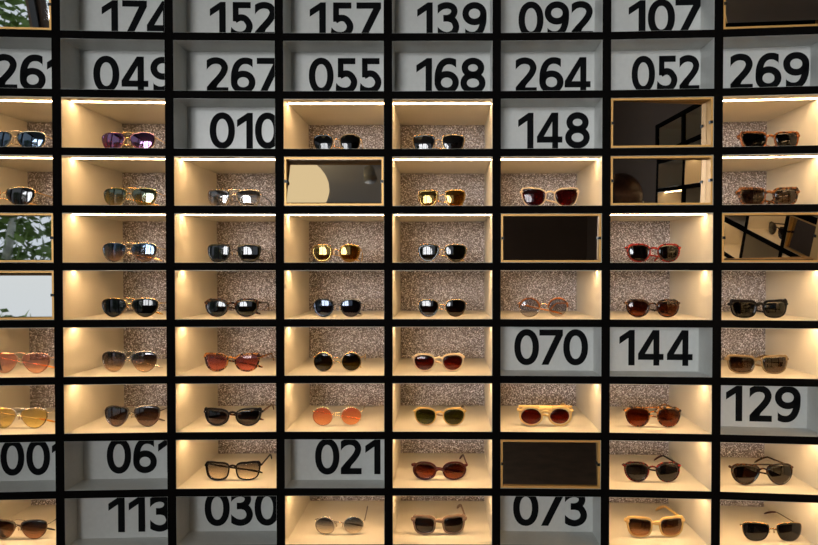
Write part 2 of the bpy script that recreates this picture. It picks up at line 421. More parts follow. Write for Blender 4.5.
NUMS = {(0, 1): '174', (0, 2): '152', (0, 3): '157', (0, 4): '139', (0, 5): '092', (0, 6): '107',
        (1, 0): '261', (1, 1): '049', (1, 2): '267', (1, 3): '055', (1, 4): '168', (1, 5): '264', (1, 6): '052', (1, 7): '269',
        (2, 2): '010', (2, 5): '148', (6, 5): '070', (6, 6): '144', (7, 7): '129',
        (8, 0): '001', (8, 1): '061', (8, 3): '021', (9, 1): '113', (9, 2): '030', (9, 5): '073'}
NH = .0955
ND = .076
NDEP = {'021': .056, '113': .048}
def cellbox(U, r, c):
    return TV / 2, U.wid(c) - TV / 2, U.rz[r + 1] + TH / 2, U.rz[r] - TH / 2
def number_panel(U, r, c, txt, label, grp='number panels in the shelving'):
    x0, x1, z0, z1 = cellbox(U, r, c); e = .0002; ND = NDEP.get(txt, .076)
    o = U.P(c, (x0 + x1) / 2, z0 + e, .02)
    root = empty('number_panel', o, label, 'number panel', grp)
    x0 += e; x1 -= e; z0 += e; z1 -= e; T = .0004
    mb = MB()
    U.cell(mb, c, x0, x0 + T, z0, z1, .0006, ND); U.cell(mb, c, x1 - T, x1, z0, z1, .0006, ND)
    U.cell(mb, c, x0 + T, x1 - T, z0, z0 + T, .0006, ND); U.cell(mb, c, x0 + T, x1 - T, z1 - T, z1, .0006, ND)
    U.cell(mb, c, x0, x1, z0, z1, ND, ND + .002)
    b = mb.build('panel_tray', M['tray']); b.parent = root; b.location = -o
    tot = 0; xs = []
    for i, ch in enumerate(txt):
        if i: tot += GAPS.get(txt[i - 1] + ch, .06)
        xs.append(tot); tot += G[ch][0]
    a = U.jp[c]; t_ = (U.jp[c + 1] - a).normalized(); xl, xr = NPOS[txt]
    def along(px):
        k = (px - VPX) / F; yy = a.y + ND          # meet the panel's own plane
        return (k * yy - a.x) / (t_.x - k * t_.y)
    cx = along(xl); xs_ = 1.0
    if xr: xs_ = (along(xr) - cx) / (tot * NH)
    cz = (z0 + z1) / 2 - NH / 2
    for gx, ch in zip(xs, txt):
        mb = MB()
        for q in G[ch][1]:
            pts = [(cx + (gx + p[0]) * NH * xs_, cz + p[1] * NH) for p in q]
            # clip to the panel
            lim = x1 - T - .0003; cp = []
            for i, p in enumerate(pts):
                n_ = pts[(i + 1) % len(pts)]
                if p[0] <= lim: cp.append(p)
                if (p[0] <= lim) != (n_[0] <= lim):
                    f = (lim - p[0]) / (n_[0] - p[0]); cp.append((lim, p[1] + (n_[1] - p[1]) * f))
            pts = cp
            if len(pts) < 3: continue
            k = len(pts)
            fr = [U.P(c, p[0], p[1], ND - .0007) for p in pts]; bk = [U.P(c, p[0], p[1], ND - .0001) for p in pts]
            mb.add(fr + bk, [tuple(range(k)), tuple(range(2 * k - 1, k - 1, -1))] + [(i, i + k, (i + 1) % k + k, (i + 1) % k) for i in range(k)])
        if not mb.v: continue
        d = mb.build('numeral', M['ink']); d.parent = root; d.location = -o
    return root
for (r, c), t in NUMS.items():
    lab = 'grey-white recessed number panel with black numerals reading ' + t
    if c == 0: lab = 'grey-white panel reading %s, last digit cut off by the upright' % t
    number_panel(wall, r, c, t, lab)

# ------------------------------------------------------------------ tilting mirrors
def mirror(U, r, c, tilt, label, yaw=0.0, roll=0.0, setback=.012, shrink=0.0, grp='tilting mirrors in gold frames'):
    x0, x1, z0, z1 = cellbox(U, r, c); e = .0013
    x0 += e; x1 -= e; z0 += e; z1 -= e
    o = U.P(c, (x0 + x1) / 2, z0, .02)
    root = empty('tilting_mirror', o, label, 'mirror', grp)
    T = .0050
    mb = MB()
    U.cell(mb, c, x0, x0 + T, z0, z1, .002, .05); U.cell(mb, c, x1 - T, x1, z0, z1, .002, .05)
    U.cell(mb, c, x0 + T, x1 - T, z0, z0 + T, .002, .05); U.cell(mb, c, x0 + T, x1 - T, z1 - T, z1, .002, .05)
    b = mb.build('gold_frame', M['gold_frame']); b.parent = root; b.location = -o
    bk = MB(); U.cell(bk, c, x0 + T, x1 - T, z0 + T, z1 - T, .048, .05)
    b = bk.build('black_backing', M['black']); b.parent = root; b.location = -o
    # the pane turns on two pins at mid height
    cen = U.P(c, (x0 + x1) / 2, (z0 + z1) / 2, setback)
    hw = (x1 - x0) / 2 - T - .0006; hh = (z1 - z0) / 2 - T - .0012 - shrink
    t = (U.jp[c + 1] - U.jp[c]).normalized()
    ang = math.atan2(t.y, t.x)
    rot = Matrix.Rotation(ang + yaw, 4, 'Z') @ Matrix.Rotation(-tilt, 4, 'X') @ Matrix.Rotation(roll, 4, 'Y')
    g = MB()
    g.box(-hw, 0, -hh, hw, .003, hh)
    g.v = [tuple(rot @ Vector(v)) for v in g.v]
    p = g.build('mirror_pane', M['mirror']); p.parent = root; p.location = cen - o
    for s in (-1, 1):
        g = MB()
        xm = x0 if s < 0 else x1
        a = U.P(c, xm - s * (T + .001), (z0 + z1) / 2, .0012 + .0); 
        g.box(-.0035, 0, -.0035, .0035, .010, .0035)
        q = g.build('pivot_pin', M['pin']); q.rotation_euler = (0, 0, ang); q.parent = root; q.location = U.P(c, xm - s * .0040, (z0 + z1) / 2, .0004) - o
    return root
MIR = [
 ((0, 0), -8, 'gold-framed tilting mirror reflecting pale greenery, above panel 261', {}),
 ((0, 7), 22, 'gold-framed tilting mirror with plain brown reflection, above panel 269', {}),
 ((2, 6), 0, 'gold-framed mirror with dark reflection crossed by black bars, below panel 052', dict(yaw=R(5), setback=.016)),
 ((3, 6), -2, 'gold-framed mirror reflecting a brown-haired head and lit cubbies', dict(yaw=R(5), setback=.016)),
 ((3, 3), 11, 'gold-framed mirror reflecting a round pale ceiling lamp', {}),
 ((4, 0), 2, 'gold-framed mirror reflecting greenery above a black band', {}),
 ((4, 5), -3, 'gold-framed mirror with near-black reflection, below the burgundy-lensed sunglasses', dict(yaw=R(0))),
 ((4, 7), -9, 'gold-framed mirror reflecting tilted cubbies with glasses in warm light', dict(yaw=R(4), setback=.016)),
 ((5, 0), 11, 'gold-framed mirror reflecting plain pale sky', {}),
 ((8, 5), 3, 'gold-framed mirror with near-black reflection, above panel 073', {}),
]
for (rc, tl, lab, kw) in MIR:
    mirror(wall, rc[0], rc[1], R(tl), lab, **kw)

# ------------------------------------------------------------------ sunglasses
SH = {
 'aviator': [(-.80, .80), (-.25, .97), (.45, .97), (.93, .72), (1.0, .15), (.80, -.50), (.35, -.94), (-.10, -.98), (-.55, -.66), (-.88, -.05), (-.97, .45)],
 'navigator': [(-.90, .80), (-.45, .97), (.35, 1), (.92, .86), (1.0, .35), (.88, -.40), (.50, -.93), (-.10, -1), (-.62, -.76), (-.90, -.15), (-.97, .40)],
 'panto': [(-.90, .62), (-.50, .93), (0, 1), (.55, .95), (.94, .66), (.99, .1), (.78, -.55), (.35, -.93), (-.2, -.98), (-.68, -.68), (-.95, -.05)],
 'wayfarer': [(-.92, .64), (-.60, .90), (0, .95), (.65, 1), (.99, .80), (.97, .10), (.80, -.62), (.38, -.96), (-.25, -.98), (-.72, -.74), (-.92, -.05)],
 'rect': [(-.95, .70), (-.75, .95), (0, .98), (.80, 1), (1.0, .78), (.95, 0), (.84, -.74), (.55, -.98), (-.35, -1), (-.76, -.86), (-.90, -.1)],
 'oval': [(-.93, .50), (-.55, .88), (0, 1), (.58, .90), (.96, .45), (.99, -.1), (.76, -.65), (.3, -.96), (-.25, -.97), (-.74, -.68), (-.98, -.05)],
 'cat': [(-.92, .55), (-.50, .88), (0, .95), (.60, 1), (1.0, .86), (.98, .15), (.75, -.60), (.30, -.97), (-.25, -.97), (-.72, -.64), (-.95, -.05)],
}
SH['round'] = [(math.cos(a), math.sin(a)) for a in [2 * math.pi * i / 12 for i in range(12)]]
WRAP = .9
def wy(x): return WRAP * x * x

def make_glasses(sp, U=wall, base=None):
    (r, c), cxp, Wp, Hm = sp['cell'], sp['cx'], sp['W'] * 1.025, sp['H'] * 1.03
    kind = sp.get('kind', 'wire')
    set_in = sp.get('w', .052)
    if base is None:
        a = U.jp[c]
        x0, x1, z0, z1 = cellbox(U, r, c)
        t = (U.jp[c + 1] - U.jp[c]).normalized()
        # place by where it stands across its cubby
        kk = (cxp - VPX) / F
        k = (kk * (a.y + set_in) - a.x) / (t.x - kk * t.y)
        X = a.x + t.x * k
        loc = Vector((X, a.y + t.y * k + set_in, z0 + .0012))
        W = Wp / F * loc.y
    else:
        loc = base; W = Wp / 376.0
    root = empty('sunglasses', loc, sp['label'], 'sunglasses', 'sunglasses in the cubbies')
    root.rotation_euler = (0, 0, R(sp.get('yaw', 0)) + sp.get('rz', 0))
    t = {'wire': .0007, 'acetate': .0050, 'thick': .0060, 'thin': .0030}[kind]
    t *= sp.get('tk', 1)
    wire = kind == 'wire'
    gap = sp.get('gap', (.0115 if sp['shape'] == 'aviator' else .018) if wire else .018)
    end = .0022 if wire else .0018
    lw = (W - gap - 2 * end - (0 if wire else 3.0 * t)) / 2     # lens opening width
    hw = lw / 2; hh = (Hm - 2 * t) / 2
    lcx = W / 2 - end - hw - (0 if wire else t)
    lcz = hh + t
    pts = [(p[0] * hw, p[1] * hh) for p in spline(SH[sp['shape']], True, 4)]
    if sp['shape'] == 'round': pts = [(math.cos(2*math.pi*i/44)*hw, math.sin(2*math.pi*i/44)*hh) for i in range(44)]
    nP = len(pts)
    fm = FM[sp['frame']]
    # lenses
    def dome(x, z): return -.0038 * max(0, 1 - (x / hw) ** 2 * .55 - (z / hh) ** 2 * .45)
    lm = LM[sp['lens']]
    for s in (-1, 1):
        mb = MB(); RG = 6; th = .0011
        oy = wy(lcx) 
        for side in (0, 1):
            vs = [(0, dome(0, 0) + th * side, 0)]
            for k in range(1, RG + 1):
                f = k / RG
                for (x, z) in pts:
                    X = s * x * f; Zz = z * f
                    vs.append((X, wy(s * lcx + X) - oy + dome(X, Zz) + th * side, Zz))
            fs = []
            for i in range(nP):
                j = (i + 1) % nP
                fs.append((0, 1 + i, 1 + j))
                for k in range(RG - 1):
                    fs.append((1 + k * nP + i, 1 + (k + 1) * nP + i, 1 + (k + 1) * nP + j, 1 + k * nP + j))
            if (s > 0) != (side > 0): fs = [f[::-1] for f in fs]
            mb.add(vs, fs)
        tot = 1 + RG * nP; o1 = 1 + (RG - 1) * nP
        mb.f += [(o1 + i, o1 + (i + 1) % nP, tot + o1 + (i + 1) % nP, tot + o1 + i) for i in range(nP)]
        l = mb.build('lens', lm, root, smooth=True); l.location = (s * lcx, oy, lcz)
    # rims, bridge and end pieces
    fb = MB()
    rimz = {}
    for s in (-1, 1):
        if wire:
            fb.tube([(s * (lcx + x), wy(lcx + x), lcz + z) for x, z in pts], sp.get('rim', .00095) * .85, 6, closed=True)
            if sp.get('brow'):
                pass
        else:
            d = .0036; sec = [(0, -.3), (.2, -.5), (.8, -.5), (1, -.3), (1, .3), (.8, .5), (.2, .5), (0, .3)]
            vs = []
            for i, (x, z) in enumerate(pts):
                a = Vector(pts[(i + 1) % nP]) - Vector(pts[i - 1]); nrm = Vector((a.y, -a.x)).normalized()
                if nrm.dot(Vector((x / hw ** 2, z / hh ** 2))) < 0: nrm = -nrm
                tt = t * (1 + sp.get('browt', .35) * max(0, nrm.y) ** 2) 
                if nrm.x > .2 and nrm.y > .2: tt *= 1 + sp.get('wing', .35)
                for (u, v) in sec:
                    X = lcx + x + nrm.x * (u * tt - .0002); Zz = lcz + z + nrm.y * (u * tt - .0002)
                    vs.append((s * X, wy(X) + v * d, Zz))
            fs = []
            for i in range(nP):
                j = (i + 1) % nP
                for k in range(8):
                    l_ = (k + 1) % 8; f = (i * 8 + k, i * 8 + l_, j * 8 + l_, j * 8 + k)
                    fs.append(f if s < 0 else f[::-1])
            fb.add(vs, fs)
    inx = lcx - hw
    zt = lcz + hh
    if wire:
        bz = lcz + hh * sp.get('bz', .30)
        fb.tube([(-inx + -.0005, wy(inx), bz - .001), (-inx * .5, -.001, bz + .0022), (0, -.0015, bz + .003), (inx * .5, -.001, bz + .0022), (inx + .0005, wy(inx), bz - .001)], .0011, 6)
        if sp.get('bar'):
            xb = inx + hw * .35
            zb = lcz + hh * .97
            fb.tube([(-xb, wy(xb), zb - .001), (-inx, wy(inx), zb + .0006), (0, -.0006, zb + .0012), (inx, wy(inx), zb + .0006), (xb, wy(xb), zb - .001)], .00085, 6)
    else:
        bz = lcz + hh * sp.get('bz', .55)
        rb = max(t * .8, .0017)
        fb.tube([(-inx + -t * .1, wy(inx), bz - .002), (-inx * .5, 0, bz + .0015), (0, 0, bz + .0025), (inx * .5, 0, bz + .0015), (inx + t * .1, wy(inx), bz - .002)], rb, 8, flat=(1.0, 1.0))
        if sp.get('bar'):
            xb = inx + hw * .5; zb = zt + t * .55
            fb.tube([(-xb, wy(xb), zb - .001), (-inx, wy(inx), zb), (0, 0, zb), (inx, wy(inx), zb), (xb, wy(xb), zb - .001)], t * .75, 8)
        if sp.get('flat'):
            zb = zt + t * .1
            X = W / 2 - .002
            fb.hexa([(-X, wy(X) - .002, zb - .002), (X, wy(X) - .002, zb - .002), (X, wy(X) + .003, zb - .002), (-X, wy(X) + .003, zb - .002),
                     (-X - .001, wy(X) - .002, zb + t * 1.2), (X + .001, wy(X) - .002, zb + t * 1.2), (X + .001, wy(X) + .003, zb + t * 1.2), (-X - .001, wy(X) + .003, zb + t * 1.2)])
            fb.hexa([(-inx - t, -.0018, zb - hh * .55), (inx + t, -.0018, zb - hh * .55), (inx + t, .003, zb - hh * .55), (-inx - t, .003, zb - hh * .55),
                     (-inx - t, -.0018, zb + t), (inx + t, -.0018, zb + t), (inx + t, .003, zb + t), (-inx - t, .003, zb + t)])
    hz = lcz + hh * (.45 if wire else .66)
    hx = W / 2
    re = .0012 if wire else max(.0022, t * .75)
    ox = lcx + hw * .93
    for s in (-1, 1):
        fb.tube([(s * ox, wy(ox) - (0 if wire else .0004), hz), (s * (hx - .001), wy(hx), hz + .0006), (s * hx, wy(hx) + .004, hz + .0004), (s * hx, wy(hx) + .007, hz)], [re, re, re * .95, re * .9], 8, flat=(1, 1.25 if not wire else 1))
    fr = fb.build('front_frame', fm, root, smooth=True)
    if sp.get('brow'):
        b2 = MB()
        for s in (-1, 1):
            arcp = [(x, z) for x, z in pts if z > -.05 * hh]
            arcp.sort(key=lambda p: -p[0])
            b2.tube([(s * (lcx + x * 1.02), wy(lcx + x) - .0008, lcz + z * 1.02) for x, z in arcp], .0025, 7)
        b2.build('brow_rim', FM[sp['brow']], root, smooth=True)
    if sp.get('dots'):
        b2 = MB()
        for s in (-1, 1): b2.ball((s * (hx - .005), wy(hx) - .0030, hz + .001), (.0014, .0008, .0014), 8)
        b2.build('hinge_rivet', FM['silver'], root, smooth=True)
    if wire:
        for s in (-1, 1):
            b = MB()
            b.ball((s * (inx - .0025), .006, lcz - hh * .05), (.0018, .0028, .0055), 8)
            b.tube([(s * inx, .001, lcz + hh * .12), (s * (inx - .001), .0055, lcz + hh * .1), (s * (inx - .0025), .006, lcz)], .0005, 5)
            b.build('nose_pad', FM['pad'], root, smooth=True)
    # temples: one open towards the back of the cubby, the other folded across behind the lenses
    tm = FM[sp.get('temple', sp['frame'])]; tipm = FM[sp.get('tip', sp.get('temple', sp['frame']))]
    rt = sp.get('rt', .0011) if wire else max(.0019, t * .55)
    fl = (1, 1) if wire else (.75, 1.25)
    rtip = .0022 if wire else rt * 1.15
    y0 = wy(hx) + .006
    inw = R(sp.get('open', 4))                # lean inwards
    L = sp.get('L', .145)
    def arm(s_, L0, frac): pass
    # open arm at the +x side
    dx, dy = -math.sin(inw), math.cos(inw)
    endz = .0035
    bend = .66
    def op(q):                               # q: 0..1 along the arm
        if q < bend: zz = hz - (hz * .18) * (q / bend)
        else:
            k = (q - bend) / (1 - bend); zz = hz * .82 + (endz - hz * .82) * (k * (.55 + .45 * k))
        curl = -.006 * max(0, (q - .6) / .4) ** 2
        return (hx + dx * L * q + curl, y0 + dy * L * q, zz)
    qs = [0, .1, .22, .36, .5, .6, .66, .70]; b = MB()
    b.tube([op(q) for q in qs], [rt * (1.15 - .15 * q) for q in qs], 7, flat=fl)
    a1 = b.build('temple', tm, root, smooth=True)
    qs = [.695, .72, .77, .83, .90, .96, 1.0]; b = MB()
    b.tube([op(q) for q in qs], [rtip * k for k in (.7, .95, 1, 1.05, 1.1, 1.0, .6)], 7, flat=fl if not wire else (.7, 1.1))
    tp = b.build('temple_tip', tipm, a1, smooth=True)
    # folded arm from the -x side
    fa = R(sp.get('fold', 10))
    L2 = min(L, W * .93)
    def fo(q):
        if q < .7: zz = hz - (hz * .60) * (q / .7) ** .8
        else:
            k = (q - .7) / .3; zz = hz * .40 + (.0042 - hz * .40) * (k * (.75 + .25 * k))
        return (-hx + .002 + L2 * q, y0 + .006 + math.sin(fa) * L2 * q * 1.1 + .004 * (1 - q), zz)
    b = MB(); p0 = (-hx, y0 - .001, hz)
    qs = [0.02, .15, .3, .45, .6, .68, .72]
    b.tube([p0] + [fo(q) for q in qs], [rt] * 8, 7, flat=fl)
    a2 = b.build('temple', tm, root, smooth=True)
    qs = [.715, .76, .82, .88, .94, 1.0]; b = MB()
    b.tube([fo(q) for q in qs], [rtip * k for k in (.7, 1, 1.05, 1.1, 1.05, .6)], 7, flat=fl if not wire else (.7, 1.1))
    b.build('temple_tip', tipm, a2, smooth=True)
    return root

def sg(row, col, cx, W, H, shape, frame, lens, label, **kw):
    d = dict(cell=(row - 1, col - 1), cx=cx, W=W, H=H, shape=shape, frame=frame, lens=lens, label=label); d.update(kw); return d
G_ = [
 sg(3, 1, 16, 60, .050, 'aviator', 'palegold', 'bluedark', 'pale gold aviator sunglasses with dark blue lenses, below panel 261', bar=1),
 sg(3, 2, 128.6, 54, .050, 'aviator', 'gold', 'purple', 'gold aviator sunglasses with orange and purple mirrored lenses, below panel 049', bar=1),
 sg(3, 4, 337, 47, .048, 'panto', 'gold', 'black', 'small gold wire sunglasses with rounded black lenses, below panel 055', tip='honey', rim=.0011),
 sg(3, 5, 438.5, 51, .046, 'navigator', 'gold', 'grey', 'thin gold sunglasses with squarish grey lenses, below panel 168', bar=0, tip='honey', rim=.0013),
 sg(3, 8, 769.5, 59, .046, 'wayfarer', 'browntort', 'black', 'thick orange-brown sunglasses with near-black lenses, below panel 269', kind='acetate', tk=.8),
 sg(4, 1, 4, 61, .050, 'aviator', 'gold', 'darkbrown', 'gold aviator sunglasses with dark brown lenses, just above the greenery mirror', bar=0, tip='honey'),
 sg(4, 2, 130, 54, .050, 'aviator', 'gold', 'olivegrad', 'gold aviator sunglasses with olive to gold gradient lenses', bar=1),
 sg(4, 3, 234, 52, .046, 'navigator', 'palegold', 'cleargrad', 'gold squared aviator sunglasses with grey to clear lenses, below panel 010', bar=1, temple='blackwire'),
 sg(4, 5, 441.5, 47, .046, 'navigator', 'gold', 'goldmirror', 'squarish sunglasses with gold mirrored lenses, beside the round lamp mirror', rim=.0011),
 sg(4, 6, 550, 57, .051, 'cat', 'cream', 'burgundy', 'cream framed sunglasses with burgundy lenses, below panel 148', kind='thin', gap=.021),
 sg(4, 8, 768.6, 59, .047, 'wayfarer', 'tort', 'greybrown', 'tortoiseshell square sunglasses with smoky brown lenses, above the mirror showing tilted cubbies', kind='acetate'),
 sg(5, 2, 129, 55, .051, 'aviator', 'palegold', 'bluegrad', 'pale gold aviator sunglasses with blue gradient lenses', bar=1),
 sg(5, 3, 234, 53, .047, 'navigator', 'blackwire', 'green', 'black wire navigator sunglasses with dark green lenses', bar=1, rim=.0012),
 sg(5, 4, 336, 48, .047, 'panto', 'gold', 'goldmirror', 'rounded sunglasses with gold mirrored lenses, under the round lamp mirror', rim=.0011),
 sg(5, 5, 442, 49, .048, 'aviator', 'gold', 'green', 'small gold wire aviator sunglasses with dark green lenses', rim=.0009, tip='honey'),
 sg(5, 7, 653.8, 53, .047, 'panto', 'redtort', 'darkbrown', 'red tortoiseshell sunglasses with dark lenses, below the head mirror', kind='thin', tk=1.15),
 sg(6, 2, 129, 56, .050, 'aviator', 'gold', 'black', 'gold aviator sunglasses with solid blackish brown lenses', bar=1),
 sg(6, 3, 231.5, 53, .047, 'panto', 'darktort', 'green', 'dark thin-framed rounded sunglasses with green-brown lenses', kind='thin', tk=1.25),
 sg(6, 4, 337, 48, .047, 'panto', 'blackwire', 'violet', 'black wire rounded sunglasses with dark violet-blue lenses', rim=.0013),
 sg(6, 5, 442, 48, .046, 'panto', 'gold', 'darkbrown', 'thin gold sunglasses with rounded dark brown lenses, directly above the cream framed pair', rim=.0009, tip='honey'),
 sg(6, 6, 544, 49, .0485, 'round', 'palegold', 'clear', 'round clear-lensed glasses with tortoiseshell upper rims, above panel 070', brow='browntort', temple='amber', tip='amber', gap=.024, rt=.0019),
 sg(6, 7, 653.2, 53, .046, 'panto', 'darktort', 'amberbrown', 'dark brown rounded sunglasses with amber-brown lenses, above panel 144', kind='thin', tk=1.1),
 sg(6, 8, 760.0, 58, .045, 'wayfarer', 'black', 'black', 'black rectangular flat-top sunglasses with black lenses', kind='acetate', wing=.5, browt=.8, bz=.7, tk=.75, gap=.015),
 sg(7, 1, 19, 58, .053, 'aviator', 'rosegold', 'pink', 'rose gold sunglasses with large pink lenses, below the sky mirror', bar=1, tip='orange', temple='rosegold'),
 sg(7, 2, 128, 56, .055, 'aviator', 'silver', 'palebrowngrad', 'large thin silver aviator sunglasses with dark to pale brown gradient lenses', bar=1, rim=.0007),
 sg(7, 3, 231, 56, .048, 'cat', 'ambertort', 'rose', 'amber and black tortoiseshell sunglasses with rose-red lenses', kind='thin', tk=1.25),
 sg(7, 4, 337, 48, .050, 'round', 'gold', 'olive', 'gold round sunglasses with olive lenses', gap=.022, rim=.0013),
 sg(7, 5, 438.5, 51, .046, 'panto', 'cream', 'oxblood', 'cream framed rounded sunglasses with red-brown lenses, directly above the honey framed pair', kind='thin', tk=1.3),
 sg(7, 8, 759.0, 60, .047, 'wayfarer', 'khaki', 'greybrown', 'khaki-brown square sunglasses with smoky lenses, above panel 129', kind='acetate', tk=.75, gap=.015),
 sg(8, 1, 17, 56, .053, 'aviator', 'silver', 'yellow', 'silver aviator sunglasses with yellow lenses', bar=1, tip='orange'),
 sg(8, 2, 130.6, 55, .056, 'aviator', 'bronze', 'silvermirror', 'dark bronze aviator sunglasses with mirrored grey-brown lenses, above panel 061', bar=1, tip='greytip'),
 sg(8, 3, 231.6, 57, .046, 'cat', 'black', 'darkbrown', 'thick black sunglasses with dark brown lenses and silver rivets', kind='acetate', temple='tort', dots=1, wing=.6, tk=.8),
 sg(8, 4, 336.4, 49, .0485, 'round', 'palegold', 'orange', 'thin round sunglasses with orange-red lenses, above panel 021', gap=.022),
 sg(8, 5, 439.6, 51, .046, 'panto', 'honey', 'lightgreen', 'honey framed rounded sunglasses with green lenses', kind='thin', tk=1.1, temple='taupe'),
 sg(8, 6, 546, 53, .051, 'round', 'blond', 'oxblood', 'pale flat-topped sunglasses with round red-brown lenses', kind='acetate', flat=1, gap=.018),
 sg(8, 7, 654.2, 55, .052, 'panto', 'ambertort', 'amber', 'mottled amber sunglasses with rounded amber-brown lenses and a gold bridge', kind='thin', bar=1),
 sg(9, 3, 231.5, 55, .049, 'wayfarer', 'black', 'beigeclear', 'black thin-rimmed square glasses with nearly clear beige lenses', kind='thin', tk=1.15, bz=.6, gap=.016),
 sg(9, 5, 439.5, 54, .048, 'oval', 'darkred', 'amberbrown', 'dark red oval sunglasses with brown lenses, beside panel 021', kind='acetate', bz=.1, wing=0, browt=.15, tk=.85),
 sg(9, 7, 653.6, 56, .052, 'panto', 'darkredtort', 'grey', 'dark red and black sunglasses with grey lenses, above the honey-cream pair', kind='thin', tk=1.1, temple='black', tip='darkred'),
 sg(9, 8, 764.7, 62, .054, 'aviator', 'darktort', 'darkbrown', 'large dark tortoiseshell aviator sunglasses with brown lenses', kind='thin', bar=1, gap=.017),
 sg(10, 1, 15.5, 56, .051, 'aviator', 'bronze', 'browngrad', 'dark brown aviator sunglasses with brown gradient lenses, beside panel 113', bar=1, temple='blackwire'),
 sg(10, 4, 338.5, 49, .047, 'round', 'silver', 'palegrad', 'thin round sunglasses with grey-blue to pale gradient lenses, below panel 021', gap=.022, temple='bronze'),
 sg(10, 5, 439, 53, .050, 'wayfarer', 'taupe', 'darkbrown', 'thick taupe square sunglasses with brown lenses', kind='thick', tk=.9, gap=.018),
 sg(10, 7, 657.2, 58, .053, 'wayfarer', 'blond', 'browngrad', 'thick honey-cream square sunglasses with brown lenses', kind='thick', tk=.8, gap=.018),
 sg(10, 8, 775.0, 59, .048, 'navigator', 'gold', 'slate', 'gold-rimmed squarish sunglasses with slate-blue lenses and a dark red temple tip', bar=0, tip='darkred', temple='bronze', gap=.018),
]
for sp in G_:
    sp.setdefault('yaw', random.uniform(-2.5, 2.5))
    make_glasses(sp)

# ------------------------------------------------------------------ the room
def struct(name, mb, mat):
    o = mb.build(name, mat); o['kind'] = 'structure'; return o
XL, XR, YB, YF, ZC = -3.1, 1.62, -4.6, 1.80, 3.25
mb = MB(); mb.box(XL - .2, YB - .2, -.1, XR + .2, YF + .2, 0); struct('floor', mb, M['floor'])
mb = MB(); mb.box(XL - .2, YB - .2, ZC, XR + .2, YF + .2, ZC + .1); struct('ceiling', mb, M['ceiling'])
mb = MB(); mb.box(XL - .2, YF, 0, XR + .2, YF + .15, ZC); struct('wall_front', mb, M['plaster'])
mb = MB(); mb.box(XR, YB, 0, XR + .15, YF, ZC); struct('wall_right', mb, M['plaster'])
# black casing round the shelving: plinth below, fascia above, a filler at either end
def casing(name, label, z0, z1):
    mb = MB()
    for c in range(8): wall.cell(mb, c, 0, wall.wid(c), z0, z1, -.0002, .30)
    o = mb.build(name, M['black']); o['label'] = label; o['category'] = 'cabinet'
casing('base_cabinet', 'black cabinet base beneath the shelving, reaching the floor', 0, RZ[-1] - TH / 2 - .001)
casing('top_fascia', 'black fascia panel above the shelving up to the ceiling', RZ[0] + TH / 2 + .001, ZC)
for nm, xa, xb, y in (('wall_fill_left', XL, JP[0][0] - TV / 2 - .002, JP[0][1]), ('wall_fill_right', JP[8][0] + TV / 2 + .002, XR, JP[8][1])):
    mb = MB(); mb.box(xa, y + .002, 0, xb, YF, ZC); struct(nm, mb, M['black'])
# glazed street side and back windows
def window_wall(name, axis, pos, a0, a1, openings, thick=.12):
    """wall with openings [(u0,u1,z0,z1)]"""
    mb = MB(); us = sorted({a0, a1} | {o[0] for o in openings} | {o[1] for o in openings})
    for u0, u1 in zip(us, us[1:]):
        op = [o for o in openings if o[0] <= u0 and o[1] >= u1]
        spans = [(0, ZC)] if not op else [(0, op[0][2]), (op[0][3], ZC)]
        for z0, z1 in spans:
            if z1 - z0 < .01: continue
            if axis == 'x': mb.box(pos - thick, u0, z0, pos, u1, z1)
            else: mb.box(u0, pos - thick, z0, u1, pos, z1)
    struct(name, mb, M['plaster'])
WL = [(-4.55, -2.75, .3, 3.15), (-2.65, -.85, .3, 3.15), (-.75, 1.05, .3, 3.15)]
WB = [(-3.05, -2.02, 1.35, 3.15), (-1.96, -.96, 1.35, 3.15), (-.90, .10, 1.35, 3.15)]  # unseen; high sills and early right end shaped to dim lower and right panels
window_wall('wall_left', 'x', XL, YB, YF, WL)
window_wall('wall_back', 'y', YB, XL, XR, WB)
k = 1
for (u0, u1, z0, z1) in WL:
    mb = MB(); w = .035; x = XL - .08
    for (a, b, c_, d) in ((u0, u0 + w, z0, z1), (u1 - w, u1, z0, z1), (u0, u1, z0, z0 + w), (u0, u1, z1 - w, z1)):
        mb.box(x, a, c_, x + .05, b, d)
    o = struct('window_%d' % k, mb, M['mullion']); k += 1
for (u0, u1, z0, z1) in WB:
    mb = MB(); w = .035; y = YB - .08
    for (a, b, c_, d) in ((u0, u0 + w, z0, z1), (u1 - w, u1, z0, z1), ((u0 + u1) / 2 - .02, (u0 + u1) / 2 + .02, z0, z1), (u0, u1, z0, z0 + w), (u0, u1, z1 - w, z1)):
        mb.box(a, y, c_, b, y + .05, d)
    o = struct('window_%d' % k, mb, M['mullion']); k += 1

# sky and daylight
w = bpy.data.worlds.new('sky'); S.world = w; w.use_nodes = True
nt = w.node_tree; bg = nt.nodes['Background']
tc = nt.nodes.new('ShaderNodeTexCoord'); sep = nt.nodes.new('ShaderNodeSeparateXYZ'); nt.links.new(tc.outputs['Generated'], sep.inputs[0])
cr = nt.nodes.new('ShaderNodeValToRGB'); nt.links.new(sep.outputs['Z'], cr.inputs['Fac'])
cr.color_ramp.elements[0].position = 0; cr.color_ramp.elements[0].color = (.75, .86, 1.0, 1)
cr.color_ramp.elements[1].position = .35; cr.color_ramp.elements[1].color = (.93, .98, 1.0, 1)
nt.links.new(cr.outputs['Color'], bg.inputs['Color']); bg.inputs['Strength'].default_value = 1.0
sun = bpy.data.lights.new('daylight', 'SUN'); sun.energy = 2.3; sun.angle = R(22); sun.color = (.97, .98, 1.0)
so = bpy.data.objects.new('daylight', sun); COL.objects.link(so)
so.rotation_euler = Vector((.276, .96, -.05)).to_track_quat('-Z', 'Y').to_euler()

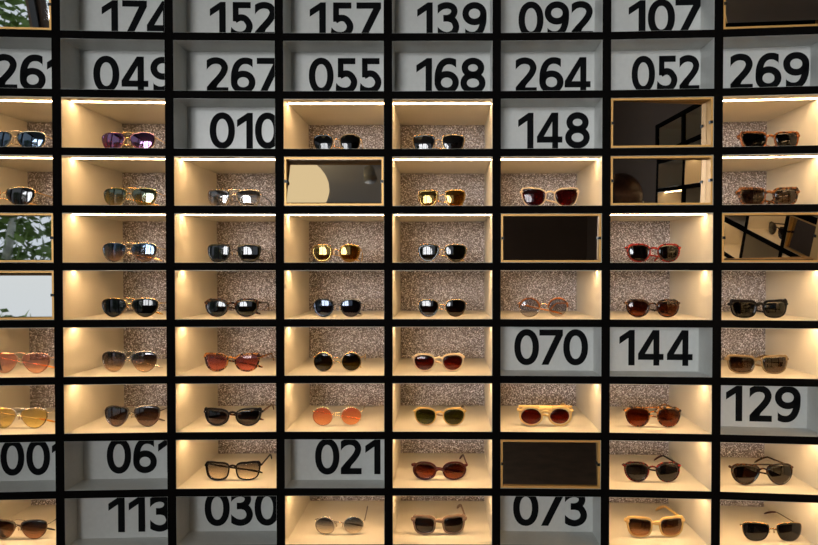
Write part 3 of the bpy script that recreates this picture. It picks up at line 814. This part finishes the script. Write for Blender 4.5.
# ------------------------------------------------------------------ what the mirrors and lenses see: the rest of the shop
side = Unit([(1.24, 1.34 - .28 * i) for i in range(6)], RZ, (1, 0, 0))
SK = ['NNNNN', 'NNNNN', 'LLNLM', 'NLLNL', 'LNLLL', 'LMLNL', 'LLMLL', 'MLLLN', 'LLNLL', 'LLLML']
build_unit(side, {(r, c): SK[r][c] for r in range(10) for c in range(5)}, 'smaller black shelving of lit cubbies along the side wall, reflected in mirrors')
for i, (r, c, lab, fr, ln) in enumerate([
    (4, 2, 'black wire glasses on the side shelving, reflected in the mirror of tilted cubbies', 'blackwire', 'clear'),
    (5, 2, 'black framed glasses on the side shelving, lower reflected pair', 'black', 'grey'),
    (4, 3, 'bronze wire glasses on the side shelving, reflected furthest from the corner', 'bronze', 'clear'),
    (5, 0, 'black square glasses on the side shelving, nearest the corner', 'black', 'clear')]):
    x0, x1, z0, z1 = cellbox(side, r, c)
    make_glasses(dict(cell=(r, c), cx=0, W=53, H=.047, shape='panto', frame=fr, lens=ln, label=lab, kind='wire' if 'wire' in fr else 'thin', rim=.0012, rz=-math.pi / 2),
                 side, side.P(c, (x0 + x1) / 2, z0 + .0008, .052))
mirror(side, 5, 1, R(3), 'gold-framed mirror on the side shelving, beside a pair of black glasses', grp='mirrors on the side shelving')
mirror(side, 7, 0, R(-2), 'gold-framed mirror on the side shelving, lowest and nearest the corner', grp='mirrors on the side shelving')

# pendant lamp
L = Vector(LAMP) if 'LAMP' in globals() else Vector((-1.04, -.74, 2.95))
lamp = empty('pendant_lamp', (L.x, L.y, ZC), 'large round pale pendant lamp under the ceiling, seen reflected in a mirror', 'lamp')
mb = MB(); mb.ball((0, 0, L.z - ZC), (.25, .25, .21), 28); mb.build('lamp_shade', emit('opal_glass_glow', (1.0, .76, .42), 1.0), lamp, smooth=True)
mb = MB(); ring = [(.16 * math.cos(2 * math.pi * i / 32), .16 * math.sin(2 * math.pi * i / 32), L.z - ZC + .165) for i in range(32)]
mb.tube(ring, .012, 8, closed=True); mb.build('rim_band', M['pin'], lamp, smooth=True)
mb = MB(); mb.tube([(0, 0, 0), (0, 0, L.z - ZC + .205)], .006, 8); mb.tube([(0, 0, 0), (0, 0, -.03)], .05, 16); mb.build('cord', M['pin'], lamp)
for i, (x, y, lb) in enumerate([(-.54, -.90, 'small white ceiling spotlight beside the pendant lamp'), (.3, -2.2, 'small white ceiling spotlight deeper in the room')]):
    sp_ = empty('ceiling_spotlight', (x, y, ZC), lb, 'spotlight', 'ceiling spotlights')
    mb = MB(); mb.tube([(0, 0, 0), (0, 0, -.02)], .04, 16); mb.tube([(0, 0, -.02), (0, 0, -.07)], .01, 8); mb.build('mount', M['ceiling'], sp_)
    mb = MB(); mb.tube([(0, 0, -.05), (.02, .02, -.15)], [.04, .05], 16); mb.build('lamp_head', M['tray'], sp_, smooth=True)

# trees beyond the glass
bark = pbr('pale_bark', (.55, .58, .55), .7, noise=.4, nscale=9)
leafm = pbr('leaf_green', (.16, .26, .06), .5, noise=.5, nscale=3)
rnd = random.Random(4)
def tree(x, y, h, lean, label, n=2200):
    t = empty('birch_tree', (x, y, -.1), label, 'tree', 'trees outside the windows')
    b = MB()
    for k in range(3):
        a = rnd.uniform(0, 6.28)
        pts = [(math.cos(a) * .12 * i + lean * i * .12, math.sin(a) * .14 * i, h * i / 5) for i in range(6)]
        b.tube(pts, [.10 - .014 * i for i in range(6)], 9)
    b.build('trunk', bark, t, smooth=True)
    b = MB()
    for k in range(n):
        a = rnd.uniform(0, 6.28); rr = .8 * math.sqrt(rnd.random()); z = h * rnd.uniform(.22, 1.05)
        c = Vector((math.cos(a) * rr, math.sin(a) * rr, z)); u = Vector((rnd.gauss(0, 1), rnd.gauss(0, 1), rnd.gauss(0, 1))).normalized(); v = u.orthogonal().normalized()
        s_ = rnd.uniform(.05, .12)
        b.add([c - u * s_, c + v * s_ * .5, c + u * s_, c - v * s_ * .5], [(0, 1, 2, 3)])
    b.build('crown', leafm, t)
tree(-5.3, -5.0, 3.1, .25, 'pale-barked tree outside the glass, the middle one of the row')
tree(-4.6, -6.9, 3.0, -.2, 'pale-barked tree outside the glass behind the shop')
tree(-6.6, -3.4, 3.2, .1, 'pale-barked tree outside the glass, furthest from the shop')
mb = MB(); mb.box(-30, -30, -.35, XL - .25, 12, -.12); struct('ground', mb, pbr('pavement', (.30, .31, .32), .8, noise=.1, nscale=1))

for i, (ax, pos, (u0, u1, z0, z1)) in enumerate([('x', XL - .1, w_) for w_ in WL] + [('y', YB - .1, w_) for w_ in WB]):
    a = bpy.data.lights.new('window_daylight', 'AREA'); a.shape = 'RECTANGLE'; a.size = u1 - u0; a.size_y = z1 - z0
    a.cycles.is_portal = True
    o = bpy.data.objects.new('window_daylight', a); COL.objects.link(o)
    if ax == 'x': o.location = (pos, (u0 + u1) / 2, (z0 + z1) / 2); o.rotation_euler = Vector((1, 0, 0)).to_track_quat('-Z', 'Z').to_euler()
    else: o.location = ((u0 + u1) / 2, pos, (z0 + z1) / 2); o.rotation_euler = Vector((0, 1, 0)).to_track_quat('-Z', 'Z').to_euler()

# ------------------------------------------------------------------ the shopper whose hair shows in a mirror
import bmesh
def skin_mesh(name, joints, edges, mat, parent, root_i=0, sub=2):
    me = bpy.data.meshes.new(name); bm = bmesh.new(); lay = bm.verts.layers.skin.verify(); vs = []
    for i, (p, r) in enumerate(joints):
        v = bm.verts.new(p); rr = r if hasattr(r, '__len__') else (r, r); v[lay].radius = rr; v[lay].use_root = (i == root_i); vs.append(v)
    for a, b in edges: bm.edges.new((vs[a], vs[b]))
    bm.to_mesh(me); bm.free(); me.materials.append(mat)
    o = bpy.data.objects.new(name, me); COL.objects.link(o); o.parent = parent
    m = o.modifiers.new('skin', 'SKIN'); m.use_smooth_shade = True
    m = o.modifiers.new('smooth', 'SUBSURF'); m.levels = sub; m.render_levels = sub
    return o
def person(loc, rz):
    sk = pbr('skin', (.55, .32, .22), .5); hairm = pbr('brown_hair', (.055, .020, .010), .45, noise=.4, nscale=60)
    coat = pbr('dark_brown_coat', (.030, .022, .018), .85, noise=.2, nscale=30); jean = pbr('dark_trousers', (.015, .017, .025), .85); shoe = pbr('black_shoes', (.01, .01, .01), .4)
    P = empty('person', loc, 'person with long brown hair in a dark coat, standing by the side shelving', 'person'); P.rotation_euler = (0, 0, rz); P.scale = (1.04, 1.04, 1.04)
    # faces -y; joints
    J = [((0, 0, .95), (.15, .10)), ((0, 0, 1.15), (.13, .095)), ((0, .0, 1.33), (.15, .10)), ((0, .01, 1.43), (.07, .06)), ((0, 0, 1.51), .052), ((0, -.005, 1.60), (.070, .082)), ((0, -.002, 1.68), (.073, .088)), ((0, .005, 1.73), (.05, .06))]
    E = [(i, i + 1) for i in range(7)]
    for s in (-1, 1):
        b = len(J)
        J += [((s * .165, .01, 1.39), .055), ((s * .215, .03, 1.12), .042), ((s * .20, -.06, .90), .028), ((s * .20, -.09, .83), (.018, .034))]
        E += [(2, b), (b, b + 1), (b + 1, b + 2), (b + 2, b + 3)]
        # fingers and thumb
        for k, (dy, L) in enumerate(((-.026, .062), (-.009, .070), (.009, .066), (.026, .052))):
            q = len(J); J += [((s * .20, -.10 + dy, .790), .009), ((s * .193, -.105 + dy, .790 - L * .5), .0085), ((s * .180, -.105 + dy, .790 - L), .007)]
            E += [(b + 3, q), (q, q + 1), (q + 1, q + 2)]
        q = len(J); J += [((s * .188, -.125, .835), .011), ((s * .178, -.140, .800), .009)]; E += [(b + 3, q), (q, q + 1)]
        b = len(J)
        J += [((s * .09, 0, .88), .085), ((s * .10, -.01, .50), .055), ((s * .105, .02, .10), .036), ((s * .11, -.08, .05), .034), ((s * .11, -.15, .04), .025)]
        E += [(0, b), (b, b + 1), (b + 1, b + 2), (b + 2, b + 3), (b + 3, b + 4)]
    skin_mesh('body', J, E, sk, P)
    C = [((0, 0, .80), (.19, .14)), ((0, 0, 1.0), (.165, .12)), ((0, 0, 1.18), (.15, .112)), ((0, .0, 1.34), (.165, .115)), ((0, .01, 1.44), (.085, .075))]
    Ec = [(i, i + 1) for i in range(4)]
    for s in (-1, 1):
        b = len(C); C += [((s * .17, .01, 1.39), .068), ((s * .22, .03, 1.12), .056), ((s * .203, -.055, .92), .045)]; Ec += [(3, b), (b, b + 1), (b + 1, b + 2)]
    skin_mesh('coat', C, Ec, coat, P)
    T_ = [((0, 0, .92), (.17, .12))]; Et = []
    for s in (-1, 1):
        b = len(T_); T_ += [((s * .09, 0, .84), .098), ((s * .10, -.01, .50), .072), ((s * .105, .015, .12), .055)]; Et += [(0, b), (b, b + 1), (b + 1, b + 2)]
    skin_mesh('trousers', T_, Et, jean, P)
    for s in (-1, 1): skin_mesh('shoe', [((s * .108, .03, .055), (.045, .05)), ((s * .11, -.07, .045), (.045, .042)), ((s * .11, -.17, .035), (.038, .030))], [(0, 1), (1, 2)], shoe, P)
    hb = MB(); hb.ball((0, .025, 1.675), (.096, .105, .112), 20); hb.ball((0, .060, 1.56), (.100, .065, .16), 18); hb.ball((0, .075, 1.44), (.095, .045, .14), 16)
    for s in (-1, 1): hb.ball((s * .078, .015, 1.58), (.026, .05, .14), 14)
    hb.build('hair', hairm, P, smooth=True)
    f = MB(); f.tube([(0, -.090, 1.655), (0, -.108, 1.618), (0, -.088, 1.612)], [.008, .014, .010], 8)
    for s in (-1, 1): f.ball((s * .082, .0, 1.63), (.010, .018, .030), 10)
    f.build('nose_and_ears', sk, P, smooth=True)
    for s in (-1, 1):
        f = MB(); f.ball((s * .032, -.080, 1.650), (.013, .009, .008), 10); f.build('eye', pbr('eye_white', (.7, .7, .68), .2), P, smooth=True)
    f = MB(); f.ball((0, -.084, 1.575), (.024, .010, .008), 10); f.build('mouth', pbr('lips', (.45, .14, .12), .4), P, smooth=True)
person((.985, .14, 0), R(66))
